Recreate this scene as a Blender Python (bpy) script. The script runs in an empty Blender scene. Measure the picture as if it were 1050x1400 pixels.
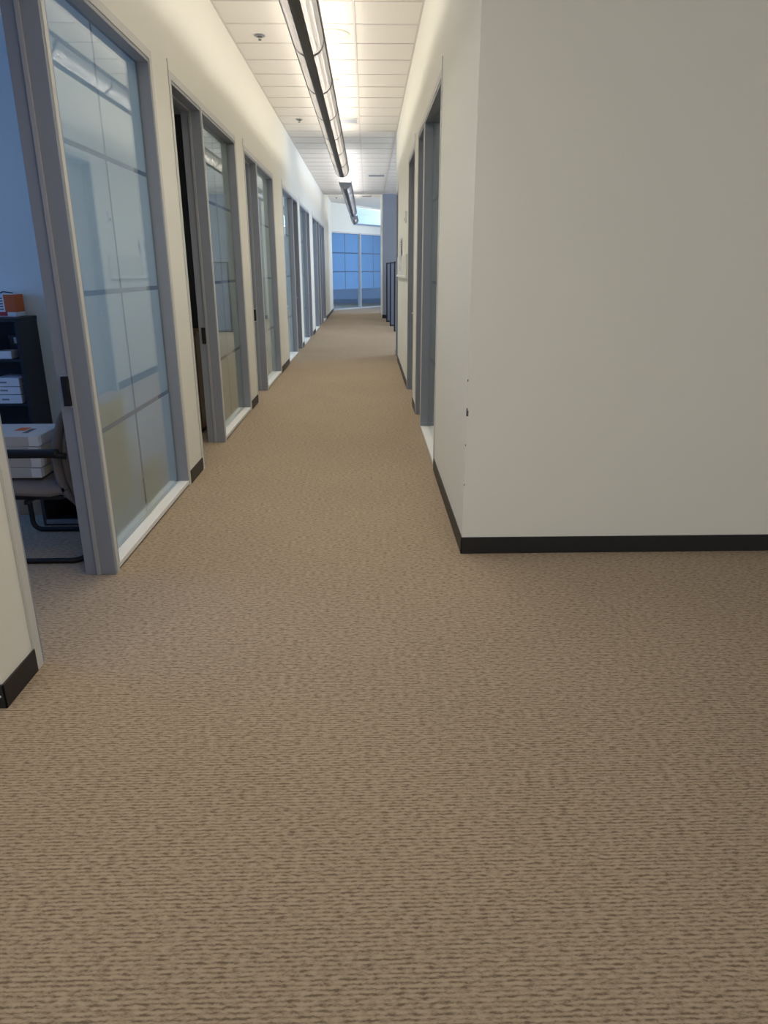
import bpy, bmesh, math, random
from mathutils import Vector, Matrix
random.seed(4)
S = bpy.context.scene
COL = S.collection

# ---------------------------------------------------------------- camera
F_PX, PITCH, YAW, ROLL, EYE = 964.1, 0.33111, 0.021608, -0.0019767, 1.5
fw = Vector((math.sin(YAW)*math.cos(PITCH), math.cos(YAW)*math.cos(PITCH), -math.sin(PITCH)))
rt = Vector((math.cos(YAW), -math.sin(YAW), 0))
up = rt.cross(fw)
r2 = rt*math.cos(ROLL) + up*math.sin(ROLL)
u2 = -rt*math.sin(ROLL) + up*math.cos(ROLL)
cam = bpy.data.objects.new('camera', bpy.data.cameras.new('camera'))
COL.objects.link(cam)
cam.matrix_world = Matrix(((r2.x, u2.x, -fw.x, 0), (r2.y, u2.y, -fw.y, 0), (r2.z, u2.z, -fw.z, EYE), (0, 0, 0, 1)))
cam.data.sensor_fit = 'VERTICAL'
cam.data.sensor_height = 36
cam.data.lens = 36*F_PX/1400
cam.data.clip_start = 0.05
S.camera = cam

# ---------------------------------------------------------------- world, exposure, lights
S.view_settings.view_transform = 'Standard'
S.view_settings.look = 'None'
S.view_settings.gamma = 1
S.view_settings.use_curve_mapping = False
S.view_settings.exposure = 0.28
w = bpy.data.worlds.new('sky'); S.world = w; w.use_nodes = True
w.node_tree.nodes['Background'].inputs[0].default_value = (0.35, 0.55, 1.0, 1)
w.node_tree.nodes['Background'].inputs[1].default_value = 0.9

def area(name, loc, size, energy, color, direction=(0, 0, -1)):
    l = bpy.data.lights.new(name, 'AREA'); l.shape = 'RECTANGLE'
    l.size, l.size_y = size; l.energy = energy; l.color = color
    o = bpy.data.objects.new(name, l); COL.objects.link(o)
    o.location = loc
    o.rotation_euler = Vector(direction).to_track_quat('-Z', 'Y').to_euler()
    return o
WARM = (1.0, 0.935, 0.83); NEUT = (1.0, 0.95, 0.89); COOL = (0.52, 0.68, 1.0); DAY = (0.74, 0.86, 1.0)
area('lobby_ceiling_fill', (1.6, -0.6, 3.6), (3.0, 2.4), 7, NEUT)  # fill lamp added over the lobby; no fixture is known there
area('lobby_left_ceiling_fill', (-2.6, 0.2, 3.6), (1.2, 1.6), 16, NEUT)  # unseen fill added above the left part of the lobby
area('lobby_right_fill', (6.2, -1.2, 1.9), (3.0, 2.2), 24, DAY, (-1, 0.25, 0))  # added fill from the lobby's right side, not an actual window
area('lobby_back_left_fill', (-3.0, -3.9, 2.0), (2.6, 2.0), 60, DAY, (0.42, 1, 0))  # added to brighten the right wall and its reveals; no window is known
area('lobby_back_fill', (3.6, -3.9, 2.0), (3.4, 2.0), 38, NEUT, (0.05, 1, 0.02))  # unseen fill added to light the wall that faces the camera
area('open_plan_daylight', (6.6, 17.5, 2.0), (7.0, 2.4), 330, (0.62, 0.78, 1.0), (-1, 0.05, 0))
area('open_plan_ceiling_light', (3.4, 17.5, 3.6), (3.0, 6.0), 40, NEUT)
area('end_hall_daylight', (3.2, 27.8, 3.0), (2.0, 1.2), 110, DAY, (-1, 0.1, 0.1))
area('end_room_daylight', (-3.2, 31.2, 2.9), (1.4, 1.6), 190, (0.28, 0.50, 1.0), (0.5, -0.35, -0.8))
area('clerestory_daylight', (-0.2, 33.2, 3.5), (4.0, 0.7), 85, (0.85, 0.92, 1.0), (0.5, -1, 0))
for i, (yy, e, c) in enumerate(((3.9, 34, (0.13, 0.36, 1.0)), (6.9, 6, DAY), (9.9, 30, DAY), (13.0, 70, COOL), (16.2, 60, COOL), (19.6, 60, COOL), (22.0, 50, COOL))):
    area('office_window_daylight', (-5.2, yy, 1.7), (2.2, 1.5), e, c, (1, 0, -0.08))
# lamps inside the pendants are made with the pendants (function pendant)

# ---------------------------------------------------------------- helpers
def lin(r, g, b):
    f = lambda c: c/12.92 if c <= 0.04045 else ((c+0.055)/1.055)**2.4
    return (f(r/255), f(g/255), f(b/255), 1)

def mat(name, rgb, rough=0.6, metal=0.0, grain=0.0, gscale=60, bump=0.0, spec=0.5):
    m = bpy.data.materials.new(name); m.use_nodes = True
    nt = m.node_tree; b = nt.nodes['Principled BSDF']
    c = rgb if len(rgb) == 4 else (*rgb, 1)
    b.inputs['Base Color'].default_value = c
    b.inputs['Roughness'].default_value = rough
    b.inputs['Metallic'].default_value = metal
    b.inputs['Specular IOR Level'].default_value = spec
    if grain or bump:
        tc = nt.nodes.new('ShaderNodeTexCoord'); n = nt.nodes.new('ShaderNodeTexNoise')
        n.inputs['Scale'].default_value = gscale; n.inputs['Detail'].default_value = 3
        nt.links.new(tc.outputs['Object'], n.inputs['Vector'])
        if grain:
            mx = nt.nodes.new('ShaderNodeMix'); mx.data_type = 'RGBA'
            mx.inputs[6].default_value = tuple(x*(1-grain) for x in c[:3])+(1,)
            mx.inputs[7].default_value = tuple(min(1, x*(1+grain)) for x in c[:3])+(1,)
            nt.links.new(n.outputs['Fac'], mx.inputs[0]); nt.links.new(mx.outputs[2], b.inputs['Base Color'])
        if bump:
            bp = nt.nodes.new('ShaderNodeBump'); bp.inputs['Strength'].default_value = bump; bp.inputs['Distance'].default_value = 0.002
            nt.links.new(n.outputs['Fac'], bp.inputs['Height']); nt.links.new(bp.outputs[0], b.inputs['Normal'])
    return m

M = {}
M['paint'] = mat('wall_paint', (0.785, 0.775, 0.705), 0.75, bump=0.12, gscale=220, grain=0.015)
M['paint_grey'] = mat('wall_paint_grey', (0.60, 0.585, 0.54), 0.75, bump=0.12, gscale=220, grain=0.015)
M['paint_blue'] = mat('pier_paint_blue_grey', (0.31, 0.335, 0.39), 0.8, bump=0.1, gscale=220)
M['base'] = mat('black_vinyl_base', (0.012, 0.012, 0.014), 0.45)
M['alu'] = mat('grey_anodised_aluminium', (0.265, 0.29, 0.345), 0.38, 0.0, grain=0.03, gscale=30)
M['stop'] = mat('stop_painted_highlight', (0.36, 0.365, 0.39), 0.4)  # paler than the frame: the highlight on the stops is in this colour
M['casing'] = mat('pale_grey_casing', (0.60, 0.60, 0.58), 0.5)
M['sill'] = mat('white_sill', (0.80, 0.80, 0.78), 0.4)
M['black'] = mat('black_plastic', (0.006, 0.006, 0.008), 0.5)
M['tile'] = mat('ceiling_tile', (0.80, 0.765, 0.72), 0.9, grain=0.03, gscale=90, bump=0.35)
M['tee'] = mat('ceiling_tee', (0.66, 0.63, 0.60), 0.6)
M['plenum'] = mat('plenum', (0.25, 0.25, 0.25), 0.9)
M['spine'] = mat('pendant_dark_metal', (0.075, 0.07, 0.068), 0.4, 0.3)
M['steel'] = mat('satin_steel', (0.55, 0.55, 0.55), 0.3, 0.9)
M['white'] = mat('white_plastic', (0.8, 0.8, 0.78), 0.5)
M['door'] = mat('grey_door', (0.27, 0.275, 0.29), 0.5, grain=0.03, gscale=20)
M['bookcase'] = mat('black_ash_laminate', (0.014, 0.014, 0.018), 0.5, grain=0.2, gscale=25)
M['fabric'] = mat('taupe_fabric', (0.20, 0.17, 0.16), 0.9, grain=0.15, gscale=300, bump=0.3)
M['shell'] = mat('tan_woven_back', (0.22, 0.165, 0.12), 0.85, grain=0.2, gscale=260, bump=0.4)
M['carton'] = mat('grey_white_carton', (0.48, 0.47, 0.46), 0.7)
M['carton_end'] = mat('carton_end_label', (0.55, 0.48, 0.34), 0.6)
M['kraft'] = mat('kraft_cardboard', (0.42, 0.27, 0.16), 0.8, grain=0.05, gscale=50)
M['crate'] = mat('charcoal_drawer', (0.045, 0.045, 0.055), 0.5)
M['rim'] = mat('grey_drawer_rim', (0.25, 0.25, 0.28), 0.4)
M['orange'] = mat('orange_print', (0.62, 0.12, 0.02), 0.6)
M['red'] = mat('red_print', (0.45, 0.03, 0.04), 0.6)
M['paper'] = mat('white_paper', (0.75, 0.76, 0.78), 0.7)
M['ink'] = mat('dark_ink', (0.10, 0.10, 0.11), 0.7)
M['panel_face'] = mat('blue_grey_partition_fabric', (0.19, 0.22, 0.30), 0.9, grain=0.1, gscale=200)
M['navy'] = mat('navy_black_trim', (0.010, 0.012, 0.025), 0.45)
M['board'] = mat('cream_board', (0.70, 0.69, 0.62), 0.5)
M['trim_lamp'] = mat('cream_reflector', (0.72, 0.70, 0.56), 0.3)

def wood_mat():
    m = mat('dark_walnut', (0.10, 0.05, 0.03), 0.45); nt = m.node_tree; b = nt.nodes['Principled BSDF']
    tc = nt.nodes.new('ShaderNodeTexCoord'); mp = nt.nodes.new('ShaderNodeMapping'); mp.inputs['Scale'].default_value = (30, 30, 1.5)
    n = nt.nodes.new('ShaderNodeTexNoise'); n.inputs['Scale'].default_value = 2.0; n.inputs['Detail'].default_value = 5
    r = nt.nodes.new('ShaderNodeValToRGB')
    r.color_ramp.elements[0].color = (0.05, 0.022, 0.012, 1); r.color_ramp.elements[1].color = (0.19, 0.09, 0.05, 1)
    nt.links.new(tc.outputs['Object'], mp.inputs[0]); nt.links.new(mp.outputs[0], n.inputs['Vector'])
    nt.links.new(n.outputs['Fac'], r.inputs[0]); nt.links.new(r.outputs[0], b.inputs['Base Color'])
    return m
M['wood'] = wood_mat()

def carpet_mat():
    m = bpy.data.materials.new('beige_ribbed_carpet'); m.use_nodes = True
    nt = m.node_tree; N = nt.nodes; L = nt.links; b = N['Principled BSDF']
    b.inputs['Roughness'].default_value = 0.95; b.inputs['Specular IOR Level'].default_value = 0.15
    tc = N.new('ShaderNodeTexCoord')
    def mapped(sc):
        mp = N.new('ShaderNodeMapping'); mp.inputs['Scale'].default_value = sc; L.new(tc.outputs['Object'], mp.inputs[0]); return mp.outputs[0]
    def noise(sc, detail=2, rough=0.5):
        n = N.new('ShaderNodeTexNoise'); n.inputs['Scale'].default_value = 1; n.inputs['Detail'].default_value = detail
        n.inputs['Roughness'].default_value = rough; L.new(mapped(sc), n.inputs['Vector']); return n.outputs['Fac']
    dash = noise((42, 108, 20), 2, 0.55)          # short dark dashes lying across the corridor
    yarn = noise((150, 520, 100), 1)             # single yarns
    blot = noise((0.9, 0.9, 1), 3, 0.6)          # broad wear
    wv = N.new('ShaderNodeTexWave'); wv.wave_type = 'BANDS'; wv.bands_direction = 'Y'
    wv.inputs['Scale'].default_value = 27; wv.inputs['Distortion'].default_value = 1.6; wv.inputs['Detail'].default_value = 1; wv.inputs['Detail Scale'].default_value = 2.2
    L.new(tc.outputs['Object'], wv.inputs['Vector'])
    def math_(op, a, c):
        x = N.new('ShaderNodeMath'); x.operation = op
        for i, v in enumerate((a, c)):
            if isinstance(v, (int, float)): x.inputs[i].default_value = v
            else: L.new(v, x.inputs[i])
        return x.outputs[0]
    h = math_('ADD', math_('MULTIPLY', dash, 0.62), math_('ADD', math_('MULTIPLY', yarn, 0.24), math_('MULTIPLY', wv.outputs['Fac'], 0.14)))
    r = N.new('ShaderNodeValToRGB')
    r.color_ramp.elements[0].position = 0.36; r.color_ramp.elements[0].color = (0.17, 0.125, 0.085, 1)
    r.color_ramp.elements[1].position = 0.60; r.color_ramp.elements[1].color = (0.42, 0.335, 0.24, 1)
    e = r.color_ramp.elements.new(0.47); e.color = (0.315, 0.245, 0.172, 1)
    L.new(h, r.inputs[0])
    hv = N.new('ShaderNodeHueSaturation'); L.new(r.outputs[0], hv.inputs['Color'])
    L.new(math_('ADD', math_('MULTIPLY', blot, 0.22), 0.89), hv.inputs['Value'])
    L.new(hv.outputs[0], b.inputs['Base Color'])
    bp = N.new('ShaderNodeBump'); bp.inputs['Strength'].default_value = 0.55; bp.inputs['Distance'].default_value = 0.004
    L.new(h, bp.inputs['Height']); L.new(bp.outputs[0], b.inputs['Normal'])
    return m
M['carpet'] = carpet_mat()

def glass_mat():
    m = bpy.data.materials.new('clear_glass'); m.use_nodes = True
    nt = m.node_tree; N = nt.nodes; L = nt.links; N.remove(N['Principled BSDF'])
    fr = N.new('ShaderNodeFresnel')
    ge = N.new('ShaderNodeNewGeometry'); mr = N.new('ShaderNodeMapRange')   # the back of the pane is met from inside: use 1/ior there
    mr.inputs['To Min'].default_value = 1.52; mr.inputs['To Max'].default_value = 1/1.52
    L.new(ge.outputs['Backfacing'], mr.inputs['Value']); L.new(mr.outputs[0], fr.inputs['IOR'])
    t = N.new('ShaderNodeBsdfTransparent'); t.inputs[0].default_value = (0.90, 0.95, 0.94, 1)
    g = N.new('ShaderNodeBsdfGlossy'); g.inputs['Roughness'].default_value = 0.0; g.inputs['Color'].default_value = (0.97, 0.98, 1, 1)
    mx = N.new('ShaderNodeMixShader'); L.new(fr.outputs[0], mx.inputs[0]); L.new(t.outputs[0], mx.inputs[1]); L.new(g.outputs[0], mx.inputs[2])
    L.new(mx.outputs[0], N['Material Output'].inputs['Surface'])
    return m
def film_mat(name, tcol, dcol, clear):
    m = bpy.data.materials.new(name); m.use_nodes = True
    nt = m.node_tree; N = nt.nodes; L = nt.links; N.remove(N['Principled BSDF'])
    a = N.new('ShaderNodeBsdfTranslucent'); a.inputs[0].default_value = (*tcol, 1)
    d = N.new('ShaderNodeBsdfDiffuse'); d.inputs[0].default_value = (*dcol, 1)
    t = N.new('ShaderNodeBsdfTransparent')
    m1 = N.new('ShaderNodeMixShader'); m1.inputs[0].default_value = 0.55
    m2 = N.new('ShaderNodeMixShader'); m2.inputs[0].default_value = clear
    L.new(a.outputs[0], m1.inputs[1]); L.new(d.outputs[0], m1.inputs[2]); L.new(m1.outputs[0], m2.inputs[1]); L.new(t.outputs[0], m2.inputs[2])
    L.new(m2.outputs[0], N['Material Output'].inputs['Surface'])
    return m
M['glass'] = glass_mat()
M['film'] = film_mat('frosted_film', (0.90, 0.92, 0.88), (0.80, 0.83, 0.80), 0.10)
M['film_end'] = film_mat('frosted_film_end', (0.50, 0.72, 0.95), (0.14, 0.21, 0.28), 0.05)

def lens_mat(name, col, e, hole=0.4):
    m = mat(name, col, 0.85, spec=0.1); b = m.node_tree.nodes['Principled BSDF']
    b.inputs['Emission Color'].default_value = (1.0, 0.95, 0.88, 1); b.inputs['Emission Strength'].default_value = e
    nt = m.node_tree; t = nt.nodes.new('ShaderNodeBsdfTransparent'); x = nt.nodes.new('ShaderNodeMixShader'); x.inputs[0].default_value = hole
    nt.links.new(b.outputs[0], x.inputs[1]); nt.links.new(t.outputs[0], x.inputs[2]); nt.links.new(x.outputs[0], nt.nodes['Material Output'].inputs['Surface'])
    return m
M['lens'] = lens_mat('pendant_perforated_lens', (0.26, 0.25, 0.24), 0.20, 0.30)
M['lens_dim'] = lens_mat('pendant_lens_dim', (0.17, 0.18, 0.20), 0.05, 0.3)
M['spot_lens'] = lens_mat('downlight_lens', (0.75, 0.73, 0.6), 0.35, 0.0)

def BM(): return bmesh.new()
def box(bm, x0, x1, y0, y1, z0, z1):
    v = [bm.verts.new(p) for p in ((x0,y0,z0),(x1,y0,z0),(x1,y1,z0),(x0,y1,z0),(x0,y0,z1),(x1,y0,z1),(x1,y1,z1),(x0,y1,z1))]
    for f in ((0,3,2,1),(4,5,6,7),(0,1,5,4),(1,2,6,5),(2,3,7,6),(3,0,4,7)): bm.faces.new([v[i] for i in f])
    return bm
def obj(name, bm, m, parent=None, bevel=0.0, smooth=False, loc=None):
    bmesh.ops.recalc_face_normals(bm, faces=bm.faces)
    me = bpy.data.meshes.new(name); bm.to_mesh(me); bm.free()
    me.materials.append(m)
    if smooth:
        for p in me.polygons: p.use_smooth = True
    o = bpy.data.objects.new(name, me); COL.objects.link(o)
    if parent: o.parent = parent
    if loc: o.location = loc
    if bevel:
        b = o.modifiers.new('bevel', 'BEVEL'); b.width = bevel; b.segments = 2; b.limit_method = 'ANGLE'
    return o
def bobj(name, m, parent, *b, bevel=0.0):
    return obj(name, box(BM(), *b), m, parent, bevel)
def empty(name, loc=(0,0,0), rz=0):
    o = bpy.data.objects.new(name, None); COL.objects.link(o); o.location = loc; o.rotation_euler.z = rz; o.empty_display_size = 0.1
    return o
def thing(name, label, cat, loc=(0,0,0), rz=0, group=None):
    return tag(empty(name, loc, rz), label, cat, group)
def tag(o, label, cat, group=None):
    o['label'] = label; o['category'] = cat
    if group: o['group'] = group
    return o
def struct(o, label=None):
    o['kind'] = 'structure'
    if label: o['label'] = label
    return o
def cyl(bm, c, r, z0, z1, seg=20, r1=None, cap=True):
    r1 = r if r1 is None else r1
    a = [bm.verts.new((c[0]+r*math.cos(t), c[1]+r*math.sin(t), z0)) for t in [2*math.pi*i/seg for i in range(seg)]]
    b = [bm.verts.new((c[0]+r1*math.cos(t), c[1]+r1*math.sin(t), z1)) for t in [2*math.pi*i/seg for i in range(seg)]]
    for i in range(seg): bm.faces.new((a[i], a[(i+1)%seg], b[(i+1)%seg], b[i]))
    if cap: bm.faces.new(a[::-1]); bm.faces.new(b)
    return bm
def fillet(pts, r, n=6):
    out = [Vector(pts[0])]
    for i in range(1, len(pts)-1):
        p, a, b = Vector(pts[i]), Vector(pts[i-1]), Vector(pts[i+1])
        d1 = (a-p).normalized(); d2 = (b-p).normalized()
        rr = min(r, (a-p).length*0.49, (b-p).length*0.49)
        s, e = p+d1*rr, p+d2*rr
        for k in range(n+1):
            t = k/n; out.append(s*(1-t)**2 + p*2*t*(1-t) + e*t*t)
    out.append(Vector(pts[-1])); return out
def tube(bm, pts, r, seg=12):
    pts = [Vector(p) for p in pts]; prev = None; nrm = None
    rings = []
    for i, p in enumerate(pts):
        t = (pts[min(i+1, len(pts)-1)] - pts[max(i-1, 0)]).normalized()
        if nrm is None:
            nrm = t.orthogonal().normalized()
        nrm = (nrm - t*nrm.dot(t)).normalized(); bn = t.cross(nrm)
        rings.append([bm.verts.new(p + (nrm*math.cos(a)+bn*math.sin(a))*r) for a in [2*math.pi*k/seg for k in range(seg)]])
    for a, b in zip(rings, rings[1:]):
        for k in range(seg): bm.faces.new((a[k], a[(k+1)%seg], b[(k+1)%seg], b[k]))
    bm.faces.new(rings[0][::-1]); bm.faces.new(rings[-1])
    return bm

# ---------------------------------------------------------------- dimensions
XL, XR = -1.323, 0.511          # faces of the corridor walls
T = 0.155                       # wall thickness
HC, HD = 3.68, 2.72             # ceiling, head of the openings
Y0L, Y0R = 2.22, 3.64           # where the corridor walls begin
YRE = 13.35                     # end of the right wall
YLE = 28.35                     # end of the left wall
YCE = 23.5                      # end of the tiled ceiling
SKY = 3.86                      # ceiling of the end hall

# ---------------------------------------------------------------- floor
bm = BM(); box(bm, -9, 9, -5, 36, -0.06, 0)
struct(obj('floor', bm, M['carpet']))

# ---------------------------------------------------------------- left wall with its openings
# each unit: (sidelight y0, y1, door y0, y1)
UL = [(3.455, 5.00, 2.52, 3.42), (6.435, 7.92, 5.50, 6.40), (9.385, 10.90, 8.50, 9.35),
      (12.10, 13.60, 13.635, 14.58), (15.10, 16.55, 16.585, 17.45), (18.45, 19.90, 19.935, 20.85), (21.835, 23.28, 20.93, 21.80)]
# openings as merged spans
SPL = [(2.52, 5.00), (5.50, 7.92), (8.50, 10.90), (12.10, 14.58), (15.10, 17.45), (18.45, 23.28)]
bm = BM(); y = Y0L
for a, b in SPL:
    box(bm, XL-T, XL, y, a-0.05, 0, HD+0.05); y = b+0.05
box(bm, XL-T, XL, y, YLE, 0, HD+0.05)
box(bm, XL-T, XL, Y0L, YLE, HD+0.05, SKY)
struct(obj('wall_left', bm, M['paint']))

UR = [(5.42, 6.86, 6.94, 7.66)]
SPR = [(5.42, 7.66), (8.22, 9.36), (12.45, 13.20)]
bm = BM(); y = Y0R
for a, b in SPR:
    box(bm, XR, XR+T, y, a-0.05, 0, HD+0.05); y = b+0.05
box(bm, XR, XR+T, y, YRE, 0, HD+0.05)
box(bm, XR, XR+T, Y0R, YRE, HD+0.05, HC)
struct(obj('wall_right', bm, M['paint']))
# wall that faces the camera, running off to the right
bm = BM(); box(bm, XR+T, 6.6, Y0R, Y0R+T, 0, HC)
struct(obj('wall_front_right', bm, M['paint']))
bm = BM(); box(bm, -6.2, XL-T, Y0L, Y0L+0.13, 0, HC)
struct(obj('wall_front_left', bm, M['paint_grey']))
# lobby shell behind and beside the camera
struct(obj('wall_lobby_back', box(BM(), -6.2, 6.6, -4.2, -4.05, 0, HC), M['paint']))
struct(obj('wall_lobby_left', box(BM(), -6.35, -6.2, -4.05, 24.6, 0, HC), M['paint']))
struct(obj('wall_lobby_right', box(BM(), 6.6, 6.75, -4.05, 3.64, 0, HC), M['paint']))
# office partitions, seen through the doors and the glass
for yy in (5.20, 8.20, 11.50, 14.80, 18.0, 20.87, 24.4):
    struct(bobj('wall_partition', M['paint'], None, -6.2, XL-T-0.001, yy, yy+0.11, 0, 3.0))
# rooms behind the right wall
for yy in (7.90, 10.9, YRE-0.12):
    struct(bobj('wall_inner', M['paint'], None, XR+T+0.001, 4.4, yy, yy+0.11, 0, HC-0.02))
struct(bobj('wall_inner', M['paint'], None, 4.4, 4.52, 3.81, YRE-0.01, 0, HC-0.02))
struct(bobj('wall_open_plan', M['paint'], None, 7.2, 7.35, 3.66, 30.5, 0, HC))
# blue-grey pier and end hall
struct(bobj('wall_pier', M['paint_blue'], None, 0.487, 7.2, 23.75, 23.95, 0, SKY))
struct(bobj('wall_pier_side', M['paint'], None, 0.475, 0.487, 23.7505, 26.6, 0, SKY))

# ---------------------------------------------------------------- baseboards
BH, BT = 0.097, 0.007
def base_l(y0, y1, x=XL, side='left'):
    s = 1 if side == 'left' else -1
    bm = BM(); box(bm, min(x, x+s*BT), max(x, x+s*BT), y0, y1, 0, BH)
    return struct(obj('baseboard_'+side, bm, M['base'], bevel=0.002))
y = Y0L-BT
for a, b in SPL:
    base_l(y, a-0.051); y = b+0.051
base_l(y, YLE)
y = Y0R-BT
for a, b in SPR:
    base_l(y, a-0.051, XR, 'right'); y = b+0.051
base_l(y, YRE, XR, 'right')
struct(bobj('baseboard_front', M['base'], None, XR-BT, 6.6, Y0R-BT, Y0R-0.0002, 0, BH, bevel=0.002))
b_ = struct(bobj('baseboard_front', M['base'], None, -6.2, XL+BT, Y0L-BT, Y0L-0.0002, 0, BH, bevel=0.002))
bm = BM()
cyl(bm, (0, 0), 0.004, 0, 0.002, 10)
sc = obj('screw', bm, M['white'], b_); sc.location = (-1.334, Y0L-BT-0.0005, 0.05); sc.rotation_euler.x = math.pi/2
struct(bobj('baseboard_pier', M['base'], None, 0.466, 2.0, 23.74, 23.749, 0, 0.11))
# dents knocked out of the corner of the right wall
bm = BM()
for z, s in ((0.79, 0.016), (0.62, 0.005), (0.96, 0.006), (0.40, 0.005), (0.81, 0.008)):
    box(bm, XR-0.0012, XR+s*0.6, Y0R-0.0012, Y0R+s*0.4, z-s, z+s*0.8)
k = struct(obj('trim_chip', bm, M['ink']))
k['label'] = 'dark chips knocked out of the right wall corner'

# ---------------------------------------------------------------- frames, sidelights and doors
def casing(parent, x, s, y0, y1, head=True):
    """pale bead round an opening, 5 cm wide and 4 mm proud of the wall"""
    xa, xb = sorted((x - s*T, x + s*0.004))
    for a, b in ((y0-0.05, y0), (y1, y1+0.05)):
        bobj('casing', M['casing'], parent, xa, xb, a, b, 0, HD+0.05)
    bobj('head_casing', M['casing'], parent, xa, xb, y0, y1, HD, HD+0.05)
    for a in (y0-0.062,):
        xc, xd = sorted((x, x+s*0.006))
        bobj('corner_bead', M['casing'], parent, xc, xd, a, a+0.004, 0.1, HD+0.11)

NW = [0]; ND = [0]
def film_grid(parent, xf, y0, y1, m, cols=2, z0=0.06, ztop=HD-0.03):
    gap = 0.026
    rows = [(z0, 0.70-gap/2), (0.70+gap/2, 1.39-gap/2), (1.39+gap/2, 2.07-gap/2), (2.07+gap/2, ztop)]
    wd = (y1-y0)/cols
    for c in range(cols):
        a = y0 + c*wd + (gap/2 if c else 0.0); b = y0 + (c+1)*wd - (gap/2 if c < cols-1 else 0.0)
        for r0, r1 in rows:
            bm = BM(); bm.faces.new([bm.verts.new(p) for p in ((xf, a, r0), (xf, b, r0), (xf, b, r1), (xf, a, r1))])
            obj('film', bm, m, parent)
def sidelight(x, s, y0, y1, cols=2):
    """s=+1: the wall face looks to +X.  Glass sits 67 mm behind the face."""
    NW[0] += 1
    e = struct(empty('window_%d' % NW[0], (0, 0, 0)))
    xi = x - s*T; xg = x - s*0.067
    lo, hi = min(xi, x), max(xi, x)
    bobj('sill', M['sill'], e, lo, hi-0.0 if s > 0 else hi, y0, y1, 0.012, 0.042, bevel=0.003)
    bobj('sill_base', M['alu'], e, lo+0.01, hi-0.01, y0, y1, 0, 0.012)
    bobj('head', M['alu'], e, lo, hi, y0, y1, HD-0.022, HD, bevel=0.002)
    for a, b in ((y0, y0+0.02), (y1-0.02, y1)):
        bobj('jamb', M['alu'], e, lo, hi, a, b, 0.042, HD-0.022, bevel=0.002)
    # glazing beads behind the glass
    g0, g1 = sorted((xg - s*0.008, xg - s*0.028))
    for a, b in ((y0+0.02, y0+0.038), (y1-0.038, y1-0.02)):
        bobj('glazing_bead', M['alu'], e, g0, g1, a, b, 0.042, HD-0.022)
    p0, p1 = sorted((xg, xg - s*0.006))
    bobj('pane', M['glass'], e, p0, p1, y0+0.02, y1-0.02, 0.042, HD-0.022)
    film_grid(e, xg - s*0.0085, y0+0.04, y1-0.04, M['film'], cols)
    return e
def doorframe(x, s, y0, y1, closed=False, latch_at=None, header=True):
    ND[0] += 1
    e = struct(empty('door_%d' % ND[0], (0, 0, 0)))
    xi = x - s*T; lo, hi = min(xi, x), max(xi, x)
    for a, b in ((y0, y0+0.02), (y1-0.02, y1)):
        bobj('jamb', M['alu'], e, lo, hi, a, b, 0, HD, bevel=0.002)
    bobj('head', M['alu'], e, lo, hi, y0+0.02, y1-0.02, HD-0.022, HD, bevel=0.002)
    # door stops half way through the frame, their highlight painted in as a paler colour
    st0, st1 = sorted((x - s*0.075, x - s*0.095))
    for a, b in ((y0+0.02, y0+0.032), (y1-0.032, y1-0.02)):
        bobj('stop', M['stop'], e, st0, st1, a, b, 0, HD-0.022, bevel=0.002)
    bobj('head_stop', M['stop'], e, st0, st1, y0+0.032, y1-0.032, HD-0.034, HD-0.022)
    if latch_at is not None:
        a, b = (latch_at-0.034, latch_at-0.02) if latch_at > (y0+y1)/2 else (latch_at+0.02, latch_at+0.034)
        l0, l1 = sorted((x - s*0.097, x - s*0.130))
        bobj('strike_plate', M['steel'], e, min(l0, l1)-0.008, max(l0, l1), a+0.010, b, 0.875, 1.035, bevel=0.002)
        bobj('latch', M['black'], e, l0, l1, a-0.006, b-0.002, 0.885, 1.025, bevel=0.002)
    if closed:
        d0, d1 = sorted((x - s*0.097, x - s*0.141))
        bobj('leaf', M['door'], e, d0, d1, y0+0.024, y1-0.024, 0.008, HD-0.026, bevel=0.002)
        h = BM(); hx = x - s*0.097
        yh = y1-0.10
        tube(h, fillet([(hx, yh, 0.98), (hx + s*0.045, yh, 0.98), (hx + s*0.045, yh-0.12, 0.98)], 0.015), 0.009, 10)
        obj('handle', h, M['steel'], e, smooth=True)
    return e
def mullion(x, s, a, b):
    m = bobj('mullion', M['casing'], None, min(x-s*T, x)+(0 if s < 0 else 0), max(x-s*T, x), a, b, 0, HD)
    return m

for i, (s0, s1, d0, d1) in enumerate(UL):
    e = sidelight(XL, 1, s0, s1)
    latch = d1 if i < 3 else None
    d = doorframe(XL, 1, d0, d1, closed=(i >= 3), latch_at=latch)
    # post between glass and door; only its edge faces the corridor, its flanks are grey
    a, b = (d1, s0) if d1 <= s0 else (s1, d0)
    bobj('post', M['alu'], e, XL-T, XL-0.002, a+0.001, b-0.001, 0, HD)
    bobj('post_face', M['casing'], e, XL-0.0015, XL+0.004, a+0.001, b-0.001, 0, HD)
    if i < 5: casing(d, XL, 1, min(s0, d0), max(s1, d1))
    elif i == 5: casing(d, XL, 1, 18.45, 23.28)
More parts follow.
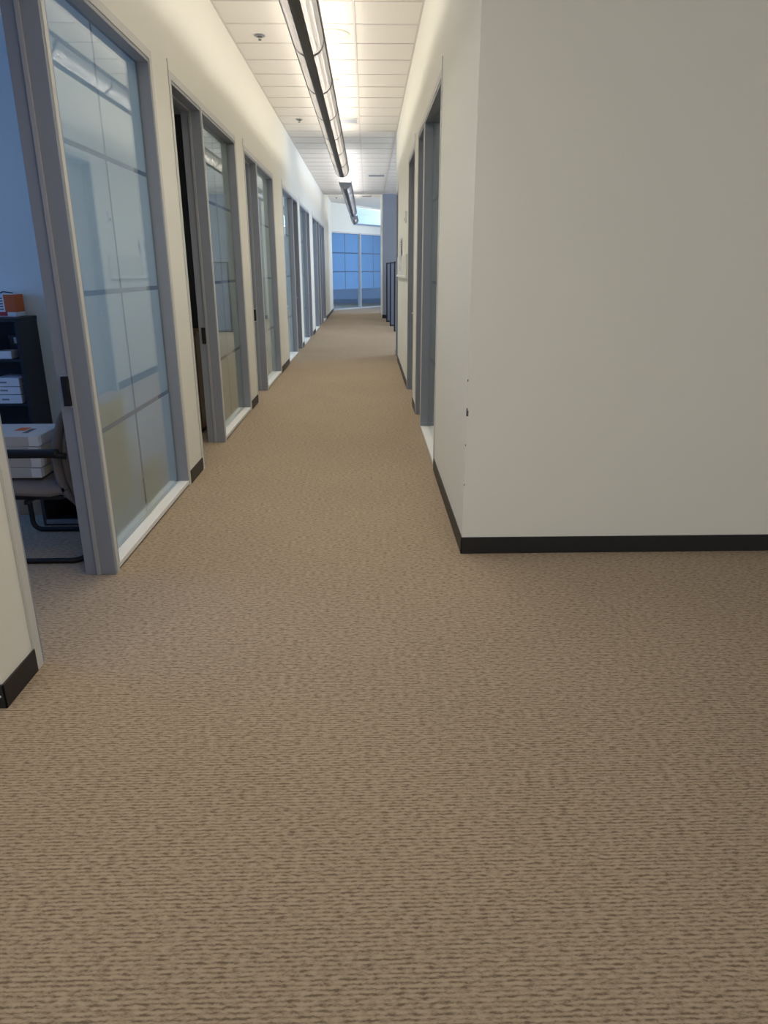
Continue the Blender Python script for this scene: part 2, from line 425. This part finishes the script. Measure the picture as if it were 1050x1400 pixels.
# post between units six and seven
struct(bobj('trim_1', M['casing'], None, XL-T, XL+0.004, 20.851, 20.869, 0, HD-0.001))
struct(bobj('trim_1', M['paint'], None, XL-T, XL+0.004, 20.871, 20.929, 0, HD-0.001))
for (s0, s1, d0, d1) in UR:
    e = sidelight(XR, -1, s0, s1)
    d = doorframe(XR, -1, d0, d1, closed=True)
    bobj('post', M['alu'], e, XR+0.002, XR+T, s1+0.001, d0-0.001, 0, HD)
    bobj('post_face', M['casing'], e, XR-0.004, XR+0.0015, s1+0.001, d0-0.001, 0, HD)
    casing(d, XR, -1, s0, d1)
d = doorframe(XR, -1, 8.22, 9.36, closed=True); casing(d, XR, -1, 8.22, 9.36)
d = doorframe(XR, -1, 12.45, 13.20, closed=True); casing(d, XR, -1, 12.45, 13.20)

# ---------------------------------------------------------------- ceiling: slab, grid, single tiles
XG = [XL, XL+1.22, XL+1.83, XL+3.05, XL+4.27, XL+5.49]
YT0, DY = 7.15, 0.6
bm = BM(); box(bm, XL, 7.2, 3.0, YCE, HC+0.03, HC+0.10)
ceil = struct(obj('ceiling', bm, M['plenum']))
grid = BM()
ys = [YT0 + DY*k for k in range(-6, 28) if YT0 + DY*k < YCE-0.1]
for yy in ys:
    x1 = XR if yy < YRE else 7.2
    box(grid, XL, x1, yy-0.011, yy+0.011, HC-0.006, HC+0.012)
for k, xx in enumerate(XG[1:]):
    y0 = 3.3 if xx < XR-0.02 else YRE
    box(grid, xx-0.012, xx+0.012, y0, YCE, HC-0.0065, HC+0.011)
box(grid, XL, XL+0.018, 3.3, YCE, HC-0.007, HC+0.01)
box(grid, XR-0.018, XR, 3.3, YRE, HC-0.007, HC+0.01)
obj('ceiling_grid', grid, M['tee'], ceil)
meshes = {}
for yi, yy in enumerate(ys):
    for k in range(5):
        xa, xb = XG[k], XG[k+1]
        if k >= 2 and yy < YRE: continue
        if k >= 3: continue
        xb = min(xb, XR) if yy < YRE else xb
        yb = min(yy+DY, YCE)
        key = (round(xb-xa, 3), round(yb-yy, 3))
        if key not in meshes:
            t = BM(); wx, wy = key[0]/2-0.008, key[1]/2-0.008
            box(t, -wx, wx, -wy, wy, 0, 0.016)
            o = obj('tile', t, M['tile'], ceil); meshes[key] = o.data
        else:
            o = bpy.data.objects.new('tile', meshes[key]); COL.objects.link(o); o.parent = ceil
        o.location = ((xa+xb)/2, (yy+yb)/2, HC + random.uniform(-0.0012, 0.0012))
struct(bobj('trim_2', M['tee'], None, XL, 0.48, YCE, YCE+0.03, HC-0.01, SKY))
struct(bobj('ceiling_open_plan', M['tile'], None, XG[3]+0.01, 7.2, YRE, YCE, HC, HC+0.02))
struct(bobj('ceiling_end_hall', M['tile'], None, XL-0.3, 4.5, YCE+0.031, 32.6, SKY, SKY+0.05))
struct(bobj('ceiling_lobby', M['tile'], None, -6.2, 6.6, -4.05, 3.0, HC, HC+0.06))
struct(bobj('ceiling_lobby_right', M['tile'], None, XR, 6.6, 3.0, 3.64, HC, HC+0.06))
struct(bobj('ceiling_office', M['tile'], None, -6.2, XL-T, Y0L+0.13, 24.4, 3.0, 3.05))
struct(bobj('ceiling_room_right', M['tile'], None, XR+T+0.001, 4.4, 3.81, YRE-0.13, HC-0.02, HC+0.02))

# ---------------------------------------------------------------- end wall of glass, standing at an angle
A = Vector((-1.40, 28.33, 0)); B = Vector((0.60, 31.3, 0)); dirv = (B-A).normalized(); ang = math.atan2(dirv.y, dirv.x)
def end_local(name):
    return struct(empty(name, A, ang))
P1, P2, P3 = 0.10, 2.02, 4.0
bm = BM()
box(bm, -0.6, P1-0.06, 0, 0.15, 0, SKY)
box(bm, P1-0.06, 1.62, 0, 0.15, 2.87, SKY)
box(bm, 1.62, 5.4, 0, 0.15, 2.87, 3.19)
box(bm, 1.62, 5.4, 0, 0.15, 3.80, SKY)
box(bm, P3+0.02, 5.4, 0, 0.15, 0, 2.87)
we = obj('wall_end', bm, M['paint']); we.location = A; we.rotation_euler.z = ang; struct(we)
def film_quad(e, m, x0, x1, y, z0, z1):
    bm = BM(); bm.faces.new([bm.verts.new(p) for p in ((x0, y, z0), (x1, y, z0), (x1, y, z1), (x0, y, z1))])
    return obj('film', bm, m, e)
def end_window(x0, x1):
    NW[0] += 1
    e = end_local('window_%d' % NW[0])
    bobj('frame', M['casing'], e, x0-0.05, x0, -0.02, 0.13, 0, 2.87)
    bobj('frame', M['casing'], e, x0, x1, -0.01, 0.13, 2.82, 2.87)
    bobj('sill', M['casing'], e, x0, x1, -0.01, 0.13, 0, 0.05)
    bobj('pane', M['glass'], e, x0, x1, 0.05, 0.056, 0.05, 2.82)
    gap = 0.04; xm = (x0+x1)/2
    for a, b in ((x0+0.01, xm-gap/2), (xm+gap/2, x1-0.01)):
        for r0, r1 in ((0.775, 1.40), (1.445, 2.09), (2.135, 2.81)):
            film_quad(e, M['film_end'], a, b, 0.0575, r0, r1)
            
end_window(P1, P2-0.05); end_window(P2+0.02, P3)
NW[0] += 1
e = end_local('window_%d' % NW[0])
bobj('frame', M['white'], e, 1.62, 1.68, 0.0, 0.12, 3.19, 3.80)
bobj('pane', M['glass'], e, 1.68, 5.4, 0.05, 0.056, 3.22, 3.78)
film_quad(e, film_mat('frosted_film_clerestory', (0.9, 0.95, 1.0), (0.8, 0.85, 0.9), 0.05), 1.68, 5.4, 0.0575, 3.22, 3.78)
bobj('ledge', M['steel'], e, 1.55, 5.4, -0.06, 0.12, 3.15, 3.19)

struct(bobj('wall_end_room', M['paint_blue'], None, -6, 7.1, 34.6, 34.7, 0, SKY))
struct(bobj('wall_end_room', M['paint_blue'], None, -6.1, -6, 24.6, 34.6, 0, SKY))
er = struct(bobj('end_room_light_divider', M['tile'], None, -0.6, 5.4, 0.16, 4.0, 3.06, 3.10)); er.location = A; er.rotation_euler.z = ang  # unseen slab added to keep the room's blue light off the clerestory

# ---------------------------------------------------------------- pendant lights
FX = -0.417
def pendant(y0, y1, label, lens, energy, color, step=1.2):
    e = thing('pendant_light', label, 'pendant light', (FX, (y0+y1)/2, 2.985), 0, 'pendant lights down the corridor')
    L = y1-y0; h = L/2
    R, D = 0.118, 0.115            # half width, depth of the trough
    def pt(t, k=1.0):              # t: -1..1 across, lower half ellipse
        a = t*math.pi/2; return (R*k*math.sin(a), D - D*k*math.cos(a))
    def arc(bm, t0, t1, ya, yb, k0, k1, n=8):
        prev = None
        for i in range(n+1):
            t = t0 + (t1-t0)*i/n
            a, b = pt(t, k0), pt(t, k1)
            vs = [bm.verts.new(p) for p in ((a[0], ya, a[1]), (b[0], ya, b[1]), (b[0], yb, b[1]), (a[0], yb, a[1]))]
            if prev:
                for q in range(4): bm.faces.new((prev[q], prev[(q+1) % 4], vs[(q+1) % 4], vs[q]))
            else: bm.faces.new(vs)
            prev = vs
        bm.faces.new(prev[::-1])
    bm = BM(); arc(bm, -0.20, 0.20, -h, h, 1.0, 0.93, 4); obj('spine', bm, M['spine'], e)
    n = max(1, round(L/step))
    for s in (-1, 1):
        for i in range(n):
            a, b = -h + i*L/n + 0.012, -h + (i+1)*L/n - 0.012
            bm = BM(); arc(bm, s*0.205, s*0.955, a, b, 0.97, 0.945, 8); obj('lens', bm, lens, e, smooth=False)
        bm = BM(); x = s*R; box(bm, x-0.004, x+0.004, -h, h, D-0.012, D+0.022); obj('side_rail', bm, M['spine'], e)
    for i in range(n+1):
        yy = -h + i*L/n; yy = min(max(yy, -h+0.02), h-0.02)
        bm = BM(); arc(bm, -0.96, 0.96, yy-0.02, yy+0.02, 1.0, 0.94, 16); obj('rib', bm, M['spine'], e)
    for s in (-1, 1):               # end caps: half discs
        bm = BM(); ya, yb = sorted((s*h, s*(h+0.006)))
        f = [bm.verts.new((pt(-1+2*i/16)[0], ya, pt(-1+2*i/16)[1])) for i in range(17)]
        g = [bm.verts.new((v.co.x, yb, v.co.z)) for v in f]
        bm.faces.new(f); bm.faces.new(g[::-1])
        for i in range(17): bm.faces.new((f[i], f[(i+1) % 17], g[(i+1) % 17], g[i]))
        obj('end_cap', bm, M['spine'] if s > 0 else M['alu'], e)
    bobj('gear_tray', M['white'], e, -0.05, 0.05, -h+0.02, h-0.02, D-0.055, D-0.01)
    k = max(2, round(L/2.4)+1)
    for i in range(k):
        yy = -h + 0.25 + (L-0.5)*i/(k-1)
        bm = BM(); cyl(bm, (0, yy), 0.0016, D-0.01, (HC if (y0+y1)/2 < YCE else SKY) - 2.985 - 0.006, 6); cyl(bm, (0, yy), 0.03, (HC if (y0+y1)/2 < YCE else SKY)-2.985-0.014, (HC if (y0+y1)/2 < YCE else SKY)-2.985-0.006, 12)
        obj('cable', bm, M['steel'], e)
    for s in (-1, 1):               # lamps aimed up and out (batwing)
        l = area('pendant_lamp', (0, 0, 0), (0.07, L-0.1), energy*0.215, color, (0, 0, 1))
        l.rotation_euler = (0, math.pi - s*math.radians(52), 0); l.location = (FX+s*0.06, (y0+y1)/2, 2.985+D+0.03)
    for s in (-1, 1):               # lamps above the perforated lenses, shielded to a narrow angle
        d = area('pendant_lamp', (0, 0, 0), (0.05, L-0.1), energy*1.9, color, (0, 0, -1))
        d.rotation_euler = (0, 0, 0); d.data.spread = math.radians(138); d.location = (FX+s*0.068, (y0+y1)/2, 2.985+0.05)
    return e
pendant(1.22, 13.22, 'long suspended trough light nearest the camera, ending above the middle of the corridor', M['lens'], 140, WARM)
pendant(15.02, 22.6, 'shorter suspended trough light in the middle of the row, hanging beyond the gap', M['lens_dim'], 62, (1.0, 0.97, 0.95))
pendant(24.0, 26.4, 'smallest and farthest suspended trough light, in front of the glass end wall', M['lens_dim'], 22, NEUT)

# ---------------------------------------------------------------- small things on the ceiling
def downlight():
    t = thing('downlight', 'round cream recessed downlight in the ceiling beside the long pendant', 'downlight', (-0.315, 8.05, HC-0.002))
    bm = BM(); seg = 32; rr = [(0.165, 0.0), (0.16, -0.008), (0.135, -0.006), (0.13, 0.03)]
    rings = [[bm.verts.new((r*math.cos(2*math.pi*i/seg), r*math.sin(2*math.pi*i/seg), z)) for i in range(seg)] for r, z in rr]
    for a, b in zip(rings, rings[1:]):
        for i in range(seg): bm.faces.new((a[i], a[(i+1) % seg], b[(i+1) % seg], b[i]))
    obj('trim_ring', bm, M['trim_lamp'], t, smooth=True)
    obj('lens', cyl(BM(), (0, 0), 0.128, -0.001, 0.004, 28), M['spot_lens'], t)
    obj('lamp', cyl(BM(), (0, 0), 0.055, -0.010, -0.001, 20, 0.065), M['trim_lamp'], t)
downlight()
def sprinkler(x, y, z, label):
    t = thing('sprinkler', label, 'sprinkler', (x, y, z-0.007), 0, 'fire sprinklers in the ceiling')
    obj('escutcheon', cyl(BM(), (0, 0), 0.045, -0.005, 0.0, 20, 0.055), M['alu'], t)
    obj('cup', cyl(BM(), (0, 0), 0.018, -0.012, -0.005, 14, 0.030), M['spine'], t)
    bm = BM(); cyl(bm, (0, 0), 0.005, -0.03, -0.012, 8)
    for s in (-1, 1): tube(bm, [(s*0.012, 0, -0.012), (s*0.014, 0, -0.022), (0, 0, -0.032)], 0.0025, 6)
    obj('yoke', bm, M['steel'], t)
    obj('deflector', cyl(BM(), (0, 0), 0.016, -0.036, -0.032, 14), M['spine'], t)
sprinkler(-1.038, 8.10, HC, 'small dark fire sprinkler in the ceiling left of the long pendant, nearer one')
sprinkler(-1.025, 12.2, HC, 'small dark fire sprinkler in the ceiling left of the long pendant, farther one')
sprinkler(-1.05, 26.6, SKY, 'tiny fire sprinkler in the far hall ceiling before the glass wall')
def detector(x, y):
    t = thing('smoke_detector', 'small white round detector on the ceiling at the right edge of the long pendant', 'smoke detector', (x, y, HC-0.001))
    obj('mount', cyl(BM(), (0, 0), 0.045, -0.008, 0, 20), M['white'], t)
    obj('head', cyl(BM(), (0, 0), 0.026, -0.026, -0.008, 20, 0.038), M['casing'], t)
detector(-0.36, 9.75)
def vent(x0, x1, y0, label, z=HC, rot=0):
    t = thing('ceiling_vent', label, 'air vent', ((x0+x1)/2, y0, z-0.003), rot, 'slotted air vents in the corridor ceiling')
    hw = (x1-x0)/2
    bm = BM()
    for a, b in ((-0.15, -0.135), (0.135, 0.15)): box(bm, -hw, hw, a, b, -0.014, 0)
    for s in (-1, 1): box(bm, s*hw-0.008, s*hw+0.008, -0.15, 0.15, -0.014, 0)
    obj('frame', bm, M['white'], t)
    bobj('backing', M['black'], t, -hw, hw, -0.135, 0.135, -0.002, 0.0)
    for i in range(5):
        yy = -0.108 + i*0.054
        bm = BM()
        vs = [bm.verts.new(p) for p in ((-hw, yy-0.02, -0.003), (hw, yy-0.02, -0.003), (hw, yy+0.017, -0.022), (-hw, yy+0.017, -0.022), (-hw, yy-0.02, -0.001), (hw, yy-0.02, -0.001), (hw, yy+0.02, -0.019), (-hw, yy+0.02, -0.019))]
        for f in ((0,1,2,3),(7,6,5,4),(0,4,5,1),(2,6,7,3),(1,5,6,2),(3,7,4,0)): bm.faces.new([vs[i] for i in f])
        obj('slat', bm, M['alu'], t)
vent(-0.50, -0.14, 12.23, 'white slotted air vent in the ceiling touching the right side of the long pendant')
vent(0.05, 0.43, 18.9, 'white slotted air vent near the right edge of the ceiling above the second pendant')
vent(-0.15, 0.15, 26.0, 'small dark slotted vent in the far hall ceiling right of the last pendant', SKY)

# ---------------------------------------------------------------- things on the right wall
t = thing('notice_board', 'long cream board low on the right corridor wall past the grey door', 'notice board', (XR, 10.95, 1.56))
bobj('panel', M['board'], t, -0.016, -0.001, -1.35, 1.35, -0.14, 0.13, bevel=0.002)
bobj('ledge', M['white'], t, -0.03, -0.001, -1.35, 1.35, -0.17, -0.14, bevel=0.002)
t = thing('wall_poster', 'tall narrow white notice with rows of dark print on the right wall', 'poster', (XR, 11.2, 1.68))
bobj('sheet', M['paper'], t, -0.022, -0.0175, -0.26, 0.26, -0.24, 0.26)
bm = BM(); yy = 0.20
for k in range(15):
    wd = random.uniform(0.05, 0.11); z = 0.20 - k*0.028
    box(bm, -0.0232, -0.022, -wd, wd, z-0.007, z+0.007)
pr = obj('print', bm, M['ink'], t)
t = thing('thermostat', 'small white thermostat high on the right wall beside the second door', 'thermostat', (XR, 9.78, 2.14))
bobj('case', M['white'], t, -0.025, -0.001, -0.05, 0.05, -0.07, 0.07, bevel=0.004)
bobj('display', M['ink'], t, -0.027, -0.025, -0.03, 0.03, -0.05, -0.01)

# ---------------------------------------------------------------- cubicle partitions at the far right
for x0, yy, lab in ((0.662, 18.6, 'nearest blue-grey cubicle partition with black edge, at the end of the right wall'),
                    (0.612, 20.4, 'middle one of the three black-edged cubicle partitions beyond the right wall'),
                    (0.557, 22.1, 'farthest of the three black-edged cubicle partitions, in front of the grey pier')):
    t = thing('cubicle_partition', lab, 'partition', (x0, yy, 0), 0, 'cubicle partitions past the right wall')
    bobj('end_post', M['navy'], t, 0, 0.036, -0.035, 0.035, 0, 1.69, bevel=0.004)
    bobj('panel', M['panel_face'], t, 0.036, 2.4, -0.028, 0.028, 0.04, 1.66)
    bobj('top_rail', M['navy'], t, 0.036, 2.4, -0.032, 0.032, 1.66, 1.69)
    bobj('foot_rail', M['navy'], t, 0.036, 2.4, -0.02, 0.02, 0, 0.04)

# ---------------------------------------------------------------- first office
def bookcase():
    x0, x1, y0, y1, h = -0.78, 0.0, -0.30, 0.0, 1.20
    t = thing('bookcase', 'low black bookcase against the office wall seen through the first doorway', 'bookcase', (-2.335, 5.195, 0))
    bobj('side_panel', M['bookcase'], t, x0, x0+0.02, y0, y1, 0, h-0.025)
    bobj('side_panel', M['bookcase'], t, x1-0.02, x1, y0, y1, 0, h-0.025)
    bobj('top_panel', M['bookcase'], t, x0-0.005, x1+0.005, y0-0.008, y1, h-0.025, h, bevel=0.003)
    bobj('back_panel', M['bookcase'], t, x0+0.02, x1-0.02, y1-0.01, y1-0.002, 0.05, h-0.025)
    for z in (0.06, 0.335, 0.63, 0.93): bobj('shelf', M['bookcase'], t, x0+0.02, x1-0.02, y0+0.01, y1-0.01, z-0.018, z)
    bobj('plinth', M['bookcase'], t, x0+0.02, x1-0.02, y0+0.02, y0+0.035, 0, 0.042)
bookcase()
BX, BY = -2.335, 5.195
def carton(name, lab, cat, loc, sx, sy, sz, m, group=None):
    t = thing(name, lab, cat, loc, 0, group)
    bobj('body', m, t, -sx/2, sx/2, -sy/2, sy/2, 0, sz, bevel=0.003)
    return t
t = carton('snack_box', 'orange and white printed carton on top of the black bookcase', 'box', (-2.52, 5.115, 1.20), 0.24, 0.13, 0.15, M['paper'])
bobj('orange_panel', M['orange'], t, 0.05, 0.1208, -0.0662, 0.0662, 0.03, 0.145)
bobj('red_band', M['red'], t, -0.1206, 0.06, -0.0666, 0.0664, 0.006, 0.032)
bm = BM()
for k in range(5): box(bm, -0.02, 0.04, -0.0665, -0.0651, 0.045+k*0.018, 0.053+k*0.018)
obj('print', bm, M['ink'], t)
bm = BM(); tube(bm, fillet([(0.0, 0, 0.150), (0.02, 0, 0.163), (0.09, 0, 0.152)], 0.02), 0.004, 8); obj('strap', bm, M['black'], t)
# papers on the middle shelf
for k, (z, hh) in enumerate(((0.63, 0.062), (0.692, 0.055), (0.747, 0.06))):
    t = carton('paper_ream', ('bottom', 'middle', 'top')[k] + ' white paper pack of the stack on the middle bookcase shelf', 'paper', (-2.475, 5.02, z), 0.17, 0.23, hh-0.004, M['paper'], 'paper packs on the bookcase')
    bobj('label_strip', M['rim'], t, -0.05, 0.0, -0.1165, -0.115, 0.022, 0.034)
t = carton('small_carton', 'small pale carton on the upper bookcase shelf', 'box', (-2.47, 4.99, 0.93), 0.10, 0.13, 0.05, M['paper']); bobj('lid', M['white'], t, -0.051, 0.051, -0.066, 0.066, 0.038, 0.051)
t = carton('small_carton', 'pale blue-white carton at the left of the upper bookcase shelf', 'box', (-2.63, 5.0, 0.93), 0.12, 0.16, 0.14, M['rim']); bobj('lid', M['paper'], t, -0.061, 0.061, -0.081, 0.081, 0.10, 0.142)
t = thing('camera_bag', 'small dark bag with a pale clasp behind the small carton on the upper shelf', 'bag', (-2.46, 5.12, 0.93))
bm = BM(); box(bm, -0.05, 0.06, -0.04, 0.04, 0, 0.15); obj('body', bm, M['crate'], t, bevel=0.02)
bobj('clasp', M['white'], t, 0.0, 0.025, -0.045, -0.04, 0.09, 0.13, bevel=0.002)

def chair():
    t = thing('guest_chair', 'taupe guest chair with black sled frame just inside the first doorway', 'chair', (-1.80, 3.81, 0))
    # local: faces -X, back towards +X
    bm = BM(); r = 0.0145
    for s in (-1, 1):
        y = s*0.25
        path = [(0.235, 0, 0.0145), (0.235, y, 0.0145), (-0.235, y, 0.0145), (-0.235, y, 0.60), (0.17, y, 0.60), (0.235, y*0.93, 0.59)]
        tube(bm, fillet(path, 0.06, 8), r, 12)
    obj('sled_frame', bm, M['black'], t, smooth=True)
    for s in (-1, 1):
        bm = BM(); y = s*0.25
        box(bm, -0.20, 0.205, y-0.024, y+0.024, 0.596, 0.630); obj('armrest', bm, M['black'], t, bevel=0.012)
    # seat cushion: sweep along X, with a rounded waterfall front and a rise at the back
    def sheet(prof, y0, y1, th, name, m, crown=0.012, ny=12):
        bm = BM(); n = len(prof); up, lo = [], []
        for i, (x, z) in enumerate(prof):
            a = Vector(prof[max(i-1, 0)]); b = Vector(prof[min(i+1, n-1)]); d = (b-a).normalized(); nn = Vector((-d.y, d.x))
            ru, rl = [], []
            for j in range(ny+1):
                v = -1 + 2*j/ny; yy = y0 + (y1-y0)*j/ny
                k = (1-abs(v)**5); kk = math.sqrt(max(0.0, 1-abs(2*i/(n-1)-1)**8))
                e = th/2*(0.35+0.65*k)*(0.3+0.7*kk); c = -crown*v*v
                ru.append(bm.verts.new((x+nn.x*(e+c), yy, z+nn.y*(e+c)))); rl.append(bm.verts.new((x-nn.x*(e-c), yy, z-nn.y*(e-c))))
            up.append(ru); lo.append(rl)
        for i in range(n-1):
            for j in range(ny):
                bm.faces.new((up[i][j], up[i+1][j], up[i+1][j+1], up[i][j+1])); bm.faces.new((lo[i][j], lo[i][j+1], lo[i+1][j+1], lo[i+1][j]))
            bm.faces.new((up[i][0], lo[i][0], lo[i+1][0], up[i+1][0])); bm.faces.new((up[i][ny], up[i+1][ny], lo[i+1][ny], lo[i][ny]))
        for i in (0, n-1):
            for j in range(ny): bm.faces.new((up[i][j], up[i][j+1], lo[i][j+1], lo[i][j]))
        return obj(name, bm, m, t, smooth=True)
    seat = [(-0.25, 0.372), (-0.245, 0.395), (-0.22, 0.405), (-0.10, 0.405), (0.0, 0.40), (0.10, 0.395), (0.17, 0.41), (0.205, 0.43)]
    sheet(seat, -0.225, 0.225, 0.085, 'seat', M['fabric'])
    back = [(0.29, 0.345), (0.24, 0.40), (0.215, 0.48), (0.21, 0.57), (0.23, 0.67), (0.265, 0.76), (0.315, 0.84)]
    sheet(back, -0.225, 0.225, 0.05, 'backrest', M['fabric'], crown=-0.05)
    back2 = [(x+0.052, z-0.004) for x, z in back]
    sheet(back2, -0.222, 0.222, 0.05, 'back_shell', M['shell'], crown=-0.05)
    bm = BM()
    for s in (-1, 1): box(bm, -0.20, 0.17, s*0.19-0.01, s*0.19+0.01, 0.345, 0.365)
    box(bm, -0.02, 0.0, -0.24, 0.24, 0.33, 0.35)
    obj('seat_bracket', bm, M['black'], t)
chair()
for k in range(4):
    lab = ('lowest', 'second lowest', 'second highest', 'topmost')[k] + ' flat grey-white carton of the four stacked on the chair seat'
    t = carton('flat_carton', lab, 'box', (-1.915+0.006*(k % 2), 3.82+0.004*k, 0.452+k*0.056), 0.34, 0.33, 0.055, M['carton'], 'flat cartons on the guest chair')
    bobj('end_label', M['carton_end'] if k in (0, 2) else M['kraft'] if k == 1 else M['carton'], t, 0.170, 0.1712, -0.10, 0.13, 0.008, 0.046)
    bobj('tape', M['paper'], t, 0.12, 0.1716, -0.1662, -0.13, 0.004, 0.052)
    if k == 3:
        bobj('top_label', M['orange'], t, -0.02, 0.04, -0.02, 0.06, 0.055, 0.0558)
        bobj('top_print', M['ink'], t, 0.05, 0.08, -0.08, 0.03, 0.055, 0.0558)
# low open shelf unit behind the chair
t = thing('low_shelf_unit', 'low dark shelf unit with grey edges on the floor behind the guest chair', 'shelf unit', (-1.74, 4.36, 0))
bobj('side', M['crate'], t, -0.28, -0.26, -0.2, 0.2, 0, 0.40); bobj('side', M['crate'], t, 0.20, 0.22, -0.2, 0.2, 0, 0.40)
bobj('back', M['crate'], t, -0.26, 0.20, 0.18, 0.2, 0, 0.40)
for z in (0.035, 0.205, 0.39):
    bobj('shelf', M['crate'], t, -0.26, 0.20, -0.19, 0.18, z-0.02, z); bobj('shelf_edge', M['rim'], t, -0.26, 0.20, -0.205, -0.19, z-0.022, z+0.004)
t = thing('cardboard_box', 'small tan cardboard box on the carpet left of the low shelf unit', 'box', (-2.16, 4.5, 0))
bobj('body', M['kraft'], t, -0.11, 0.11, -0.13, 0.13, 0, 0.24, bevel=0.003); bobj('tape', M['paper'], t, -0.1105, 0.1105, -0.02, 0.02, 0.2385, 0.2405)

# second office: walnut cabinet just inside the door
t = thing('wooden_cabinet', 'dark walnut cabinet standing just inside the second doorway', 'cabinet', (-2.0, 6.95, 0))
bobj('body', M['wood'], t, -0.42, 0.40, -0.22, 0.22, 0.05, 0.93)
bobj('top', M['wood'], t, -0.44, 0.42, -0.25, 0.23, 0.93, 0.96, bevel=0.003)
bobj('plinth', M['black'], t, -0.40, 0.38, -0.18, 0.2, 0, 0.05)
for z0, z1 in ((0.06, 0.25), (0.26, 0.92)):
    for x0, x1 in ((-0.415, -0.012), (-0.008, 0.395)):
        dpart = bobj('door' if z1 > 0.5 else 'drawer', M['wood'], t, x0, x1, -0.24, -0.221, z0, z1, bevel=0.002)
        bobj('knob', M['steel'], dpart, (x0+x1)/2-0.04, (x0+x1)/2+0.04, -0.255, -0.241, z1-0.06, z1-0.048)

t = thing('darkening_cabinet', 'tall black cabinet shape added behind the walnut cabinet to darken the second doorway', 'cabinet', (-2.15, 7.55, 0))  # added block standing in for the dark interior of the second office
bobj('body', M['bookcase'], t, -0.55, 0.62, -0.22, 0.25, 0.04, 2.85)
bobj('plinth', M['black'], t, -0.53, 0.60, -0.2, 0.23, 0, 0.04)
for x0, x1, hx in ((-0.548, 0.033, 0.0), (0.037, 0.618, 0.07)):
    dpart = bobj('door', M['bookcase'], t, x0, x1, -0.24, -0.221, 0.05, 2.84, bevel=0.002)
    bobj('handle', M['steel'], dpart, hx, hx+0.012, -0.262, -0.241, 1.0, 1.2)
